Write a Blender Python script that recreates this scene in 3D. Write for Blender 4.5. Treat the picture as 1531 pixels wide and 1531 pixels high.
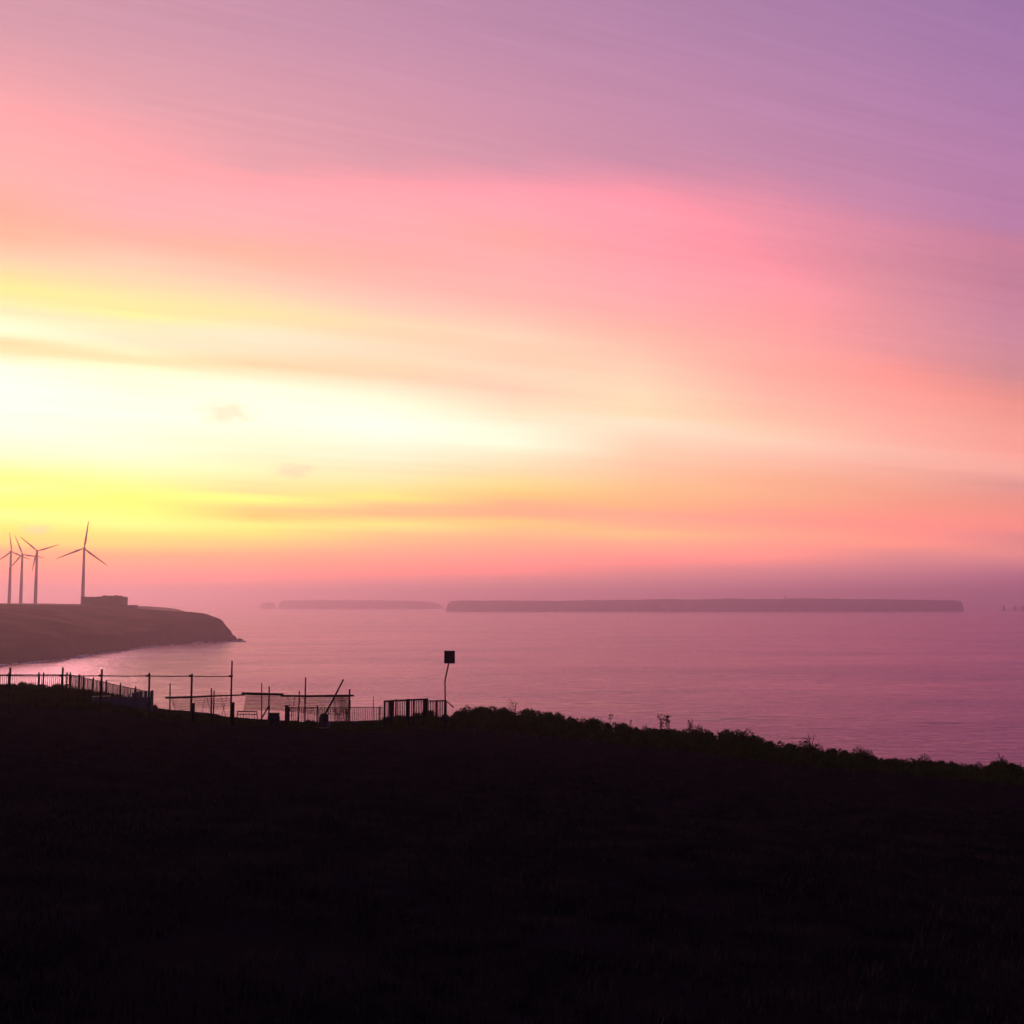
import bpy, math, random
import numpy as np
from mathutils import Vector, Matrix

random.seed(7)
rng = np.random.default_rng(7)
scene = bpy.context.scene
for o in list(bpy.data.objects):
    bpy.data.objects.remove(o)
col = scene.collection
R = math.radians

# ------------------------------------------------------------------ camera
CAM_H = 30.0                       # eye above the sea
F = 1641.0                         # focal length in photo pixels (1531 wide)
PITCH = math.atan((902 - 765.5) / F)
cam_d = bpy.data.cameras.new("camera")
cam_d.sensor_fit = 'HORIZONTAL'
cam_d.sensor_width = 36.0
cam_d.lens = 36.0 * F / 1531.0
cam_d.clip_start = 0.1
cam_d.clip_end = 60000.0
cam = bpy.data.objects.new("camera", cam_d)
cam.location = (0, 0, CAM_H)
cam.rotation_euler = (R(90) + PITCH, 0, 0)
col.objects.link(cam)
scene.camera = cam

# ------------------------------------------------------------------ light
SUN_AZ, SUN_EL = R(-27), R(9)      # behind the bright cloud gap, left of the view
sd = bpy.data.lights.new("sun", 'SUN')
sd.energy = 0.36
sd.angle = R(14)
sd.color = (1.0, 0.50, 0.36)
sun = bpy.data.objects.new("sun", sd)
sdir = Vector((math.sin(SUN_AZ) * math.cos(SUN_EL), math.cos(SUN_AZ) * math.cos(SUN_EL), math.sin(SUN_EL)))
sun.rotation_euler = sdir.to_track_quat('Z', 'Y').to_euler()
sun.location = sdir * 200
col.objects.link(sun)

vs = scene.view_settings
vs.view_transform = 'Standard'
vs.look = 'None'
vs.exposure = 0.0
vs.gamma = 1.0
vs.use_curve_mapping = False
scene.cycles.use_denoising = True
scene.cycles.max_bounces = 6
scene.cycles.volume_bounces = 4

# ------------------------------------------------------------------ sky (world)
STREAK = R(66)                     # the cloud bands run towards this azimuth
def lin(c):
    c = c / 255.0
    return c / 12.92 if c <= 0.04045 else ((c + 0.055) / 1.055) ** 2.4
def rgb(r, g, b, a=1.0):
    return (lin(r), lin(g), lin(b), a)

def ray(x, y):
    """direction of a photo pixel, world axes"""
    v = Vector(((x - 765.5) / F, (765.5 - y) / F, -1.0))
    v = cam.rotation_euler.to_matrix() @ v
    return v.normalized()
def kpos(k):
    return max(0.0, min(1.0, k / (k + 0.35)))
def kof(x, y):
    d = ray(x, y)
    t = -math.cos(STREAK) * d.x + math.sin(STREAK) * d.y
    return d.z / math.sqrt(t * t + 0.006)

# colours of the sunset deck from high to low, per azimuth: (height row, r, g, b)
COLS = {
 0: [(30,255,178,158),(120,255,184,156),(180,255,203,172),(240,255,221,166),(320,255,241,150),(400,255,238,186),(480,255,252,222),(525,254,221,165),(555,255,226,172),(620,255,253,236),(700,258,258,248),(850,257,257,240),(960,255,253,205),(1040,255,250,140),(1085,255,252,168),(1140,255,252,118),(1180,255,253,160),(1230,255,240,110),(1290,255,215,112),(1320,255,178,135),(1400,252,150,136),(1450,232,140,142),(1510,215,132,145)],
 190: [(20,255,178,180),(130,255,182,165),(200,255,205,178),(290,254,220,175),(350,255,235,165),(420,255,243,160),(450,255,240,190),(520,253,236,200),(560,255,242,195),(590,254,220,165),(620,255,250,215),(680,255,253,228),(800,257,256,240),(950,255,253,225),(1020,255,248,190),(1060,255,247,165),(1100,255,250,135),(1130,255,250,120),(1170,255,254,130),(1220,255,252,150),(1250,255,235,125),(1300,253,210,120),(1340,253,178,130),(1420,253,150,135),(1460,235,145,140),(1500,220,138,140)],
 570: [(20,255,175,180),(100,255,175,178),(200,255,180,170),(300,255,190,178),(390,253,208,185),(440,253,220,180),(500,254,222,185),(560,254,228,195),(620,253,218,178),(650,253,215,180),(690,255,238,205),(750,255,252,230),(850,257,256,248),(950,255,248,220),(1030,255,240,195),(1090,254,235,160),(1115,255,240,135),(1145,252,200,150),(1180,252,190,140),(1215,255,235,140),(1250,253,205,140),(1330,255,172,145),(1400,255,152,140),(1450,230,145,145),(1500,215,138,140)],
 960: [(20,255,160,175),(150,255,162,175),(300,255,172,178),(400,255,178,175),(500,254,190,170),(600,253,205,180),(650,254,215,185),(740,255,228,190),(800,253,225,185),(830,254,235,205),(900,253,222,190),(1000,253,205,170),(1080,253,200,150),(1150,253,190,140),(1180,252,175,150),(1225,252,178,145),(1255,253,195,135),(1290,254,172,140),(1350,255,150,140),(1390,240,145,140),(1430,222,140,140),(1490,205,130,140)],
 1340: [(20,205,138,172),(100,220,140,165),(250,222,142,160),(400,235,150,160),(550,240,152,158),(640,250,155,148),(700,255,162,152),(800,254,175,160),(870,253,182,165),(950,253,195,175),(1000,253,185,165),(1100,253,172,145),(1170,254,160,138),(1230,254,148,135),(1290,253,152,130),(1330,225,140,132),(1380,212,132,135),(1450,190,118,130),(1510,165,100,125)],
 380: [(20,255,178,182),(100,255,180,175),(190,255,186,162),(290,255,205,180),(350,254,223,180),(420,255,233,167),(500,255,238,206),(560,254,232,195),(607,252,214,166),(645,255,240,200),(695,256,254,236),(800,257,256,238),(950,255,250,215),(1020,255,245,195),(1095,253,228,165),(1122,255,252,142),(1158,253,214,140),(1190,253,205,116),(1222,255,244,140),(1250,255,238,122),(1290,253,205,130),(1335,255,180,136),(1400,255,160,145),(1470,226,140,140),(1525,210,132,140)],
 765: [(20,255,170,180),(120,255,172,166),(250,255,182,180),(350,255,186,176),(430,255,200,180),(500,255,217,188),(560,253,211,180),(640,254,220,190),(705,253,212,185),(790,255,236,200),(850,255,248,225),(905,255,252,230),(950,255,242,205),(1010,255,228,185),(1060,255,228,160),(1095,253,215,137),(1140,253,182,145),(1180,252,178,145),(1210,255,206,132),(1250,253,190,140),(1330,255,165,145),(1400,252,150,145),(1440,230,145,140),(1500,212,136,140)],
 1150: [(20,238,149,170),(200,245,150,165),(290,255,160,172),(400,255,163,165),(520,255,172,165),(640,255,175,160),(740,254,190,170),(800,253,196,170),(860,253,210,180),(900,254,219,190),(950,253,205,180),(1050,253,187,152),(1120,253,185,146),(1165,253,170,145),(1210,253,161,145),(1250,253,172,140),(1300,253,156,136),(1350,250,150,136),(1385,228,140,140),(1450,210,130,140),(1500,188,115,130)],
 1520: [(20,188,128,170),(90,190,129,168),(150,203,130,156),(300,200,130,155),(480,210,138,160),(600,215,140,150),(650,217,140,145),(750,243,150,141),(850,250,165,150),(930,255,168,155),(1000,255,180,165),(1070,240,160,150),(1160,252,155,136),(1230,248,145,130),(1270,225,135,130),(1330,233,140,129),(1370,210,129,130),(1420,182,109,130),(1510,160,100,125)],
}
world = bpy.data.worlds.new("World")
scene.world = world
world.use_nodes = True
nt = world.node_tree
nt.nodes.clear()
def N(t, **kw):
    n = nt.nodes.new(t)
    for k, v in kw.items():
        setattr(n, k, v)
    return n
def L(a, b):
    nt.links.new(a, b)
def M(op, a, b=None, c=None, clamp=False):
    n = N('ShaderNodeMath', operation=op, use_clamp=clamp)
    for i, v in enumerate((a, b, c)):
        if v is None:
            continue
        if isinstance(v, (int, float)):
            n.inputs[i].default_value = v
        else:
            L(v, n.inputs[i])
    return n.outputs[0]
def SM(v, a, b, lo=0.0, hi=1.0, kind='SMOOTHSTEP'):
    n = N('ShaderNodeMapRange', interpolation_type=kind)
    L(v, n.inputs['Value'])
    n.inputs['From Min'].default_value = a
    n.inputs['From Max'].default_value = b
    n.inputs['To Min'].default_value = lo
    n.inputs['To Max'].default_value = hi
    return n.outputs[0]
def MIX(f, a, b, mode='MIX'):
    n = N('ShaderNodeMix', data_type='RGBA', blend_type=mode)
    n.clamp_factor = True
    for s, v in ((n.inputs['Factor'], f), (n.inputs['A'], a), (n.inputs['B'], b)):
        if isinstance(v, (int, float, tuple)):
            s.default_value = v
        else:
            L(v, s)
    return n.outputs['Result']
tc = N('ShaderNodeTexCoord')
sep = N('ShaderNodeSeparateXYZ'); L(tc.outputs['Generated'], sep.inputs[0])
dx, dy, dz = sep.outputs
az = M('ARCTAN2', dx, dy)
tt = M('ADD', M('MULTIPLY', dx, -math.cos(STREAK)), M('MULTIPLY', dy, math.sin(STREAK)))
den = M('SQRT', M('ADD', M('MULTIPLY', tt, tt), 0.006))
kraw = M('DIVIDE', M('MAXIMUM', dz, 0.0), den)
# streak noise in (azimuth, band height): wisps stretched along the bands
def noise(sx, sy, off, detail=3.0, rough=0.55):
    cb = N('ShaderNodeCombineXYZ')
    L(M('MULTIPLY', az, sx), cb.inputs[0]); L(M('MULTIPLY', kraw, sy), cb.inputs[1]); cb.inputs[2].default_value = off
    n = N('ShaderNodeTexNoise'); n.inputs['Scale'].default_value = 1.0
    n.inputs['Detail'].default_value = detail; n.inputs['Roughness'].default_value = rough
    L(cb.outputs[0], n.inputs['Vector'])
    return M('SUBTRACT', n.outputs['Fac'], 0.5)
n1 = noise(3.0, 22.0, 1.3)
n2 = noise(5.0, 70.0, 7.7, 4.0, 0.6)
n3 = noise(2.4, 150.0, 3.1, 2.0, 0.5)
k = M('MULTIPLY', kraw, M('ADD', 1.0, M('ADD', M('MULTIPLY', n1, 0.035), M('MULTIPLY', n2, 0.014))))
pos = M('DIVIDE', k, M('ADD', k, 0.35))
def ramp(stops):
    n = N('ShaderNodeValToRGB'); cr = n.color_ramp
    cr.interpolation = 'LINEAR'
    stops = sorted(stops, key=lambda s: s[0])
    cr.elements[0].position = stops[0][0]; cr.elements[0].color = stops[0][1]
    cr.elements[1].position = stops[-1][0]; cr.elements[1].color = stops[-1][1]
    for p, c in stops[1:-1]:
        e = cr.elements.new(p); e.color = c
    L(pos, n.inputs[0])
    return n.outputs[0]
SKY_GAIN = 1.0
outs = []
for x in sorted(COLS):
    st = []
    q = x / 1520.0                 # above the picture the deck goes on, slowly paling to lilac
    top = [(-700, 216 - 54 * q, 156 - 36 * q, 172 - 3 * q), (-400, 238 - 64 * q, 167 - 42 * q, 172), (-150, 250 - 66 * q, 174 - 46 * q, 171 + q)]
    for row, r_, g_, b_ in top + COLS[x]:
        y = 306 + row / 2.5517
        p = kpos(max(kof(x, y), 0.0005))
        # red is clipped in the photograph: the deck itself is brighter than the picture can show
        hr = 1.0 + float(np.interp(x, [0, 380, 765, 1150, 1520], [0.65, 0.60, 0.36, 0.16, 0.11])) * max(0.0, min(1.0, (r_ - 235) / 18.0)); hg = 1.0 + 0.12 * max(0.0, min(1.0, (g_ - 240) / 14.0))
        cl = rgb(r_, g_, b_)
        low = 1.0 + (0.12 + 0.38 * x / 1520.0) * max(0.0, min(1.0, (row - 1150) / 150.0))     # the haze in front takes this much back
        mid = max(0.0, min(1.0, (row - 350) / 200.0, (1250 - row) / 100.0))
        cl = (cl[0], cl[1] * (1 + 0.06 * mid), cl[2] * (1 + 0.04 * mid))
        lb = max(0.0, min(1.0, (row - 960) / 120.0)) * (1 - x / 1520.0)
        st.append((p, (cl[0] * hr * low, cl[1] * hg * low * (1 + 0.10 * lb * (row < 1310)), cl[2] * low * (1 - 0.24 * lb * (row < 1420)), 1.0)))
    st.append((0.97, rgb(58, 53, 82)))
    outs.append((math.atan((x - 765.5) / F), ramp(st)))
c = outs[0][1]
for (a0, _), (a1, cc) in zip(outs[:-1], outs[1:]):
    c = MIX(SM(az, a0, a1, kind='LINEAR'), c, cc)
# dusk away from the glow: the same deck grows dim and violet, under a Nishita twilight dome
dusk = ramp([(0.0, rgb(112, 82, 112)), (0.2, rgb(98, 78, 112)), (0.5, rgb(72, 64, 98)), (0.97, rgb(58, 53, 82))])
c = MIX(SM(az, R(27), R(75)), c, dusk)
c = MIX(SM(az, R(-45), R(-110)), c, dusk)
# faint bright and dull wisps
c = MIX(1.0, c, M('ADD', 1.0, M('ADD', M('MULTIPLY', n1, 0.10), M('ADD', M('MULTIPLY', n2, 0.12), M('MULTIPLY', n3, 0.10)))), 'MULTIPLY')
# three small puffs of low cloud against the bright gap
def puff(x, y, wx, wy, amt, off):
    d = ray(x, y); a0 = math.atan2(d.x, d.y); e0 = math.asin(d.z)
    el = M('ARCSINE', dz)
    cb = N('ShaderNodeCombineXYZ')
    L(M('MULTIPLY', az, 90), cb.inputs[0]); L(M('MULTIPLY', el, 160), cb.inputs[1]); cb.inputs[2].default_value = off
    n = N('ShaderNodeTexNoise'); n.inputs['Scale'].default_value = 1.0; n.inputs['Detail'].default_value = 3.0
    L(cb.outputs[0], n.inputs['Vector'])
    nn = M('SUBTRACT', n.outputs['Fac'], 0.5)
    u = M('DIVIDE', M('SUBTRACT', az, a0), wx / F); v = M('DIVIDE', M('SUBTRACT', el, e0), wy / F)
    rr = M('ADD', M('SQRT', M('ADD', M('MULTIPLY', u, u), M('MULTIPLY', v, v))), M('MULTIPLY', nn, 1.5))
    return SM(rr, 1.25, 0.15, 0.0, amt)
for args in ((338, 617, 48, 19, 0.55, 2.0), (440, 704, 32, 13, 0.6, 5.0), (56, 792, 26, 8, 0.5, 9.0)):
    c = MIX(puff(*args), c, rgb(250, 226, 190))
nish = N('ShaderNodeTexSky', sky_type='NISHITA')
nish.sun_disc = False
nish.sun_elevation = SUN_EL
nish.sun_rotation = SUN_AZ
nish.dust_density = 3.0
bg1 = N('ShaderNodeBackground'); L(c, bg1.inputs['Color']); bg1.inputs['Strength'].default_value = 1.0
bg2 = N('ShaderNodeBackground'); L(nish.outputs[0], bg2.inputs['Color']); bg2.inputs['Strength'].default_value = 0.0015
add = N('ShaderNodeAddShader'); L(bg1.outputs[0], add.inputs[0]); L(bg2.outputs[0], add.inputs[1])
wo = N('ShaderNodeOutputWorld'); L(add.outputs[0], wo.inputs['Surface'])

# ------------------------------------------------------------------ materials
MATS = {}
def mat(name, ca, cb=None, scale=4.0, rough=0.8, bump=0.0, metallic=0.0, spec=0.3, detail=4.0):
    m = bpy.data.materials.new(name); m.use_nodes = True
    t = m.node_tree; b = t.nodes['Principled BSDF']
    b.inputs['Roughness'].default_value = rough
    b.inputs['Metallic'].default_value = metallic
    b.inputs['Specular IOR Level'].default_value = spec
    tcn = t.nodes.new('ShaderNodeTexCoord')
    n = t.nodes.new('ShaderNodeTexNoise'); n.inputs['Scale'].default_value = scale; n.inputs['Detail'].default_value = detail
    t.links.new(tcn.outputs['Object'], n.inputs['Vector'])
    r = t.nodes.new('ShaderNodeValToRGB')
    cb = cb or ca
    r.color_ramp.elements[0].position = 0.32; r.color_ramp.elements[0].color = (*ca, 1)
    r.color_ramp.elements[1].position = 0.68; r.color_ramp.elements[1].color = (*cb, 1)
    t.links.new(n.outputs['Fac'], r.inputs[0]); t.links.new(r.outputs[0], b.inputs['Base Color'])
    if bump:
        bp = t.nodes.new('ShaderNodeBump'); bp.inputs['Strength'].default_value = 0.6; bp.inputs['Distance'].default_value = bump
        t.links.new(n.outputs['Fac'], bp.inputs['Height']); t.links.new(bp.outputs[0], b.inputs['Normal'])
    MATS[name] = m
    return m
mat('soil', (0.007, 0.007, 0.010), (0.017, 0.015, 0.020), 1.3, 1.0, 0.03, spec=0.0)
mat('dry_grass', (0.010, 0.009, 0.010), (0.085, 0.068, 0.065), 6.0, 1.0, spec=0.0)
mat('leaf', (0.045, 0.08, 0.016), (0.10, 0.14, 0.034), 3.0, 0.9, spec=0.02)
mat('bank_grass', (0.035, 0.06, 0.015), (0.09, 0.105, 0.035), 2.0, 1.0, spec=0.0)
mat('stem', (0.035, 0.028, 0.015), (0.06, 0.05, 0.03), 8.0, 0.9)
mat('weathered_wood', (0.06, 0.045, 0.035), (0.11, 0.085, 0.065), 9.0, 0.95, 0.004, spec=0.05)
mat('steel_pipe', (0.07, 0.065, 0.065), (0.12, 0.10, 0.09), 14.0, 0.8, 0.0, 0.0, spec=0.05)
mat('dark_paint', (0.018, 0.018, 0.022), (0.035, 0.03, 0.032), 12.0, 0.8, spec=0.08)
mat('net_cord', (0.06, 0.042, 0.03), (0.09, 0.065, 0.05), 6.0, 0.9)
mat('blue_plastic', (0.010, 0.020, 0.05), (0.016, 0.03, 0.065), 5.0, 0.6, spec=0.1)
mat('blue_grey_sheet', (0.12, 0.12, 0.145), (0.19, 0.185, 0.21), 3.0, 0.9, spec=0.05)
mat('pale_board', (0.40, 0.38, 0.34), (0.5, 0.47, 0.43), 6.0, 0.8)
mat('white_plastic', (0.40, 0.40, 0.42), (0.5, 0.5, 0.5), 6.0, 0.7, spec=0.1)
mat('turbine_paint', (0.52, 0.52, 0.53), (0.60, 0.60, 0.60), 0.6, 0.5)
mat('concrete', (0.07, 0.065, 0.06), (0.12, 0.11, 0.10), 0.25, 0.95, 0.05, spec=0.02)
mat('headland_grass', (0.055, 0.032, 0.02), (0.17, 0.085, 0.052), 0.03, 1.0, 1.2, detail=9, spec=0.0)
mat('rock', (0.05, 0.04, 0.036), (0.10, 0.08, 0.07), 0.08, 1.0, 0.8, detail=8, spec=0.0)
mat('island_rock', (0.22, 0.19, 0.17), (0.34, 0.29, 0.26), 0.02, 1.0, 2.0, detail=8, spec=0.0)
mat('foam', (0.75, 0.76, 0.8), (0.85, 0.86, 0.88), 0.8, 0.9)

# headland: bare dark rock where it is steep, grass above
m = MATS['headland_grass']; t = m.node_tree; b = t.nodes['Principled BSDF']
geo = t.nodes.new('ShaderNodeNewGeometry'); sp = t.nodes.new('ShaderNodeSeparateXYZ'); t.links.new(geo.outputs['Normal'], sp.inputs[0])
mr = t.nodes.new('ShaderNodeMapRange'); mr.inputs['From Min'].default_value = 0.80; mr.inputs['From Max'].default_value = 0.955
t.links.new(sp.outputs[2], mr.inputs['Value'])
mx = t.nodes.new('ShaderNodeMix'); mx.data_type = 'RGBA'; mx.inputs['A'].default_value = (0.022, 0.017, 0.018, 1)
src = b.inputs['Base Color'].links[0].from_socket
t.links.new(mr.outputs[0], mx.inputs['Factor']); t.links.new(src, mx.inputs['B']); t.links.new(mx.outputs['Result'], b.inputs['Base Color'])

def sea_material():
    m = bpy.data.materials.new('sea_water'); m.use_nodes = True
    t = m.node_tree; t.nodes.remove(t.nodes['Principled BSDF'])
    b = t.nodes.new('ShaderNodeBsdfGlossy'); b.inputs['Color'].default_value = (0.79, 0.60, 0.89, 1)
    df = t.nodes.new('ShaderNodeBsdfDiffuse'); df.inputs['Color'].default_value = (0.030, 0.016, 0.050, 1)
    fr_ = t.nodes.new('ShaderNodeFresnel'); fr_.inputs['IOR'].default_value = 1.333
    ms = t.nodes.new('ShaderNodeMixShader')
    t.links.new(fr_.outputs[0], ms.inputs[0]); t.links.new(df.outputs[0], ms.inputs[1]); t.links.new(b.outputs[0], ms.inputs[2])
    t.links.new(ms.outputs[0], t.nodes['Material Output'].inputs['Surface'])
    tcn = t.nodes.new('ShaderNodeTexCoord')
    def nz(sx, sy, detail, rough, rot=0.0):
        mp = t.nodes.new('ShaderNodeMapping'); mp.inputs['Scale'].default_value = (sx, sy, 1); mp.inputs['Rotation'].default_value = (0, 0, rot)
        n = t.nodes.new('ShaderNodeTexNoise'); n.inputs['Scale'].default_value = 1; n.inputs['Detail'].default_value = detail; n.inputs['Roughness'].default_value = rough
        t.links.new(tcn.outputs['Object'], mp.inputs[0]); t.links.new(mp.outputs[0], n.inputs['Vector'])
        return n.outputs['Fac']
    lanes = nz(0.004, 0.014, 4, 0.55, 0.15)
    w1 = nz(0.10, 0.28, 3, 0.55, 0.2)
    w2 = nz(0.7, 1.5, 4, 0.6, -0.1)
    w3 = nz(0.22, 0.16, 3, 0.6, 0.4)
    def bump(h, dist, strength, prev=None):
        bp = t.nodes.new('ShaderNodeBump'); bp.inputs['Distance'].default_value = dist
        if isinstance(strength, float): bp.inputs['Strength'].default_value = strength
        else: t.links.new(strength, bp.inputs['Strength'])
        t.links.new(h, bp.inputs['Height'])
        if prev: t.links.new(prev, bp.inputs['Normal'])
        return bp.outputs[0]
    mr = t.nodes.new('ShaderNodeMapRange'); mr.inputs['From Min'].default_value = 0.35; mr.inputs['From Max'].default_value = 0.65
    mr.inputs['To Min'].default_value = 0.45; mr.inputs['To Max'].default_value = 1.0
    t.links.new(lanes, mr.inputs['Value'])
    nrm = bump(w1, 0.75, mr.outputs[0]); nrm = bump(w3, 0.75, mr.outputs[0], nrm); nrm = bump(w2, 0.22, mr.outputs[0], nrm)
    for s_ in (b, df, fr_): t.links.new(nrm, s_.inputs['Normal'])
    mr2 = t.nodes.new('ShaderNodeMapRange'); mr2.inputs['From Min'].default_value = 0.3; mr2.inputs['From Max'].default_value = 0.7
    mr2.inputs['To Min'].default_value = 0.10; mr2.inputs['To Max'].default_value = 0.20
    t.links.new(lanes, mr2.inputs['Value']); t.links.new(mr2.outputs[0], b.inputs['Roughness'])
    MATS['sea'] = m
sea_material()

# ------------------------------------------------------------------ helpers
def tag(o, label=None, cat=None, group=None, kind=None):
    if label: o['label'] = label
    if cat: o['category'] = cat
    if group: o['group'] = group
    if kind: o['kind'] = kind
    return o
def link(o, parent=None):
    col.objects.link(o)
    if parent is not None:
        o.parent = parent
    return o
def empty(name, loc, label=None, cat=None, group=None):
    o = bpy.data.objects.new(name, None); o.location = loc; o.empty_display_size = 0.2
    col.objects.link(o)
    return tag(o, label, cat, group)
class MB:
    def __init__(s): s.v = []; s.f = []
    def add(s, vs, fs):
        n = len(s.v); s.v += [tuple(v) for v in vs]; s.f += [tuple(i + n for i in f) for f in fs]
        return s
    def box(s, c, size, rz=0.0, taper=1.0):
        x, y, z = (a / 2 for a in size); ca, sa = math.cos(rz), math.sin(rz)
        vs = []
        for k_, tp in ((-z, 1.0), (z, taper)):
            for i, j in ((-x, -y), (x, -y), (x, y), (-x, y)):
                i *= tp; j *= tp
                vs.append((c[0] + i * ca - j * sa, c[1] + i * sa + j * ca, c[2] + k_))
        return s.add(vs, [(0, 3, 2, 1), (4, 5, 6, 7), (0, 1, 5, 4), (1, 2, 6, 5), (2, 3, 7, 6), (3, 0, 4, 7)])
    def tube(s, pts, radii, n=7):
        pts = [Vector(p) for p in pts]
        if isinstance(radii, (int, float)): radii = [radii] * len(pts)
        rings = []
        for i, p in enumerate(pts):
            d = (pts[min(i + 1, len(pts) - 1)] - pts[max(i - 1, 0)]).normalized()
            up = Vector((0, 0, 1)) if abs(d.z) < 0.9 else Vector((1, 0, 0))
            a = d.cross(up).normalized(); b_ = d.cross(a).normalized()
            rings.append([p + (a * math.cos(2 * math.pi * q / n) + b_ * math.sin(2 * math.pi * q / n)) * radii[i] for q in range(n)])
        vs = [v for r_ in rings for v in r_]; fs = []
        for i in range(len(pts) - 1):
            for q in range(n):
                fs.append((i * n + q, i * n + (q + 1) % n, (i + 1) * n + (q + 1) % n, (i + 1) * n + q))
        fs.append(tuple(range(n))[::-1]); fs.append(tuple((len(pts) - 1) * n + q for q in range(n)))
        return s.add(vs, fs)
    def lathe(s, c, prof, n=16):
        return s.tube([(c[0], c[1], c[2] + z) for r_, z in prof], [r_ for r_, z in prof], n)
    def mesh(s, name, m, origin=(0, 0, 0), smooth=False):
        me = bpy.data.meshes.new(name)
        ox, oy, oz = origin
        me.from_pydata([(x - ox, y - oy, z - oz) for x, y, z in s.v], [], s.f)
        me.materials.append(MATS[m]); me.update()
        if smooth:
            me.polygons.foreach_set('use_smooth', [True] * len(me.polygons))
        return me
    def build(s, name, m, parent=None, smooth=False, origin=None):
        """vertices are given in world axes; origin is the parent's place"""
        if origin is None:
            origin = world_loc(parent) if parent is not None else (0, 0, 0)
        o = bpy.data.objects.new(name, s.mesh(name, m, origin, smooth))
        if parent is None: o.location = origin
        return link(o, parent)
def world_loc(o):
    v = Vector((0, 0, 0))
    while o is not None:
        v += o.location; o = o.parent
    return v
def np_mesh(name, verts, faces, m, smooth=False):
    me = bpy.data.meshes.new(name)
    faces = np.asarray(faces, dtype=np.int32); k_ = faces.shape[1]
    me.vertices.add(len(verts)); me.vertices.foreach_set('co', np.asarray(verts, dtype=np.float32).ravel())
    me.loops.add(faces.size); me.loops.foreach_set('vertex_index', faces.ravel())
    me.polygons.add(len(faces)); me.polygons.foreach_set('loop_start', np.arange(len(faces), dtype=np.int32) * k_)
    me.polygons.foreach_set('loop_total', np.full(len(faces), k_, dtype=np.int32))
    me.polygons.foreach_set('use_smooth', np.full(len(faces), smooth, dtype=bool))
    me.materials.append(MATS[m]); me.update(); me.validate()
    return me
def grid_faces(nu, nv, wrap=False):
    f = []
    i = np.arange(nu - (0 if wrap else 1)); j = np.arange(nv - 1)
    I, J = np.meshgrid(i, j, indexing='ij'); I2 = (I + 1) % nu
    return np.stack([I * nv + J, I2 * nv + J, I2 * nv + J + 1, I * nv + J + 1], -1).reshape(-1, 4)
_perm = np.random.default_rng(3).permutation(512)
_val = np.random.default_rng(4).uniform(-1, 1, 512)
def vnoise(x, y):
    xi = np.floor(x).astype(int); yi = np.floor(y).astype(int); fx = x - xi; fy = y - yi
    fx = fx * fx * (3 - 2 * fx); fy = fy * fy * (3 - 2 * fy)
    h = lambda a, b_: _val[_perm[(_perm[a % 512] + b_) % 512]]
    return (h(xi, yi) * (1 - fx) + h(xi + 1, yi) * fx) * (1 - fy) + (h(xi, yi + 1) * (1 - fx) + h(xi + 1, yi + 1) * fx) * fy
def fbm(x, y, o=4):
    s = 0; a = 1.0
    for i in range(o):
        s = s + a * vnoise(x + 17.3 * i, y - 9.1 * i); x = x * 2.03; y = y * 2.03; a *= 0.5
    return s
def P(x, y, Y):
    """world point seen at photo pixel x, y and standing Y metres ahead"""
    d = ray(x, y); s = Y / d.y
    return Vector((d.x * s, Y, CAM_H + d.z * s))
def W(x, y, z=0.0):
    """world point at photo pixel x, y on the level z"""
    d = ray(x, y); s = (z - CAM_H) / d.z
    return Vector((d.x * s, d.y * s, z))

# ------------------------------------------------------------------ the ground we stand on
CREST_AZ = np.radians([-180, -120, -95, -70, -45, -30, -25, -18, -12, -6, 0, 6, 12, 18, 25, 32, 50, 75, 95, 120, 180])
CREST_R = np.array([420, 420, 300, 140, 82, 72, 68, 62, 60, 64, 61, 57, 51, 49, 46.5, 46, 48, 70, 200, 420, 420.])
def crest(a):
    return np.interp(a, CREST_AZ, CREST_R)
def ground(X, Y):
    X = np.asarray(X, float); Y = np.asarray(Y, float)
    r = np.hypot(X, Y); a = np.arctan2(X, Y)
    Xc = 70 * np.tanh(X / 70); Yc = np.where(Y > 0, Y, 40 * np.tanh(Y / 40))
    z = 28.4 - 0.088 * Yc - 0.064 * Xc
    z = z + 0.10 * fbm(X / 9, Y / 9, 3) * np.clip(r / 12, 0, 1) + 0.035 * fbm(X / 0.9, Y / 0.9, 3)
    px = np.where(Y > 1, X / np.maximum(Y, 1), 0) * F + 765.5          # bearing
    front = np.clip((Y - 5) / 10, 0, 1)
    # grassy bank on the left, lower bank along the edge on the right
    bl = np.exp(-((Y - 53) / 6.5) ** 2) * 1 / (1 + np.exp((px - 205) / 16))
    z = z + 0.62 * bl * front
    z = z - 0.16 * front * np.exp(-((px - 440) / 120) ** 4) * np.clip((Y - 40) / 6, 0, 1)
    cr = crest(a)
    br = np.exp(-((r - (cr - 3.5)) / 3.2) ** 2) / (1 + np.exp(-(px - 615) / 22))
    z = z + 0.28 * br * front * np.clip((1250 - px) / 350, -0.35, 1)
    # over the edge the land falls to the sea
    over = np.maximum(r - cr, 0)
    z = z - 0.9 * over - 0.25 * np.minimum(over, 4) ** 2 * 0.3 + 1.2 * fbm(X / 14, Y / 14, 4) * np.clip(over / 8, 0, 1)
    return np.maximum(z, -4.0)
def gz(X, Y):
    return float(ground(np.array([X]), np.array([Y]))[0])
def G(x, Y, lift=0.0):
    """ground point on the bearing of photo column x, Y metres ahead"""
    z = 24.5
    for _ in range(3):
        depth = Y * math.cos(PITCH) + (z - CAM_H) * math.sin(PITCH)
        X = (x - 765.5) / F * depth
        z = gz(X, Y)
    return Vector((X, Y, z + lift))

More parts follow.
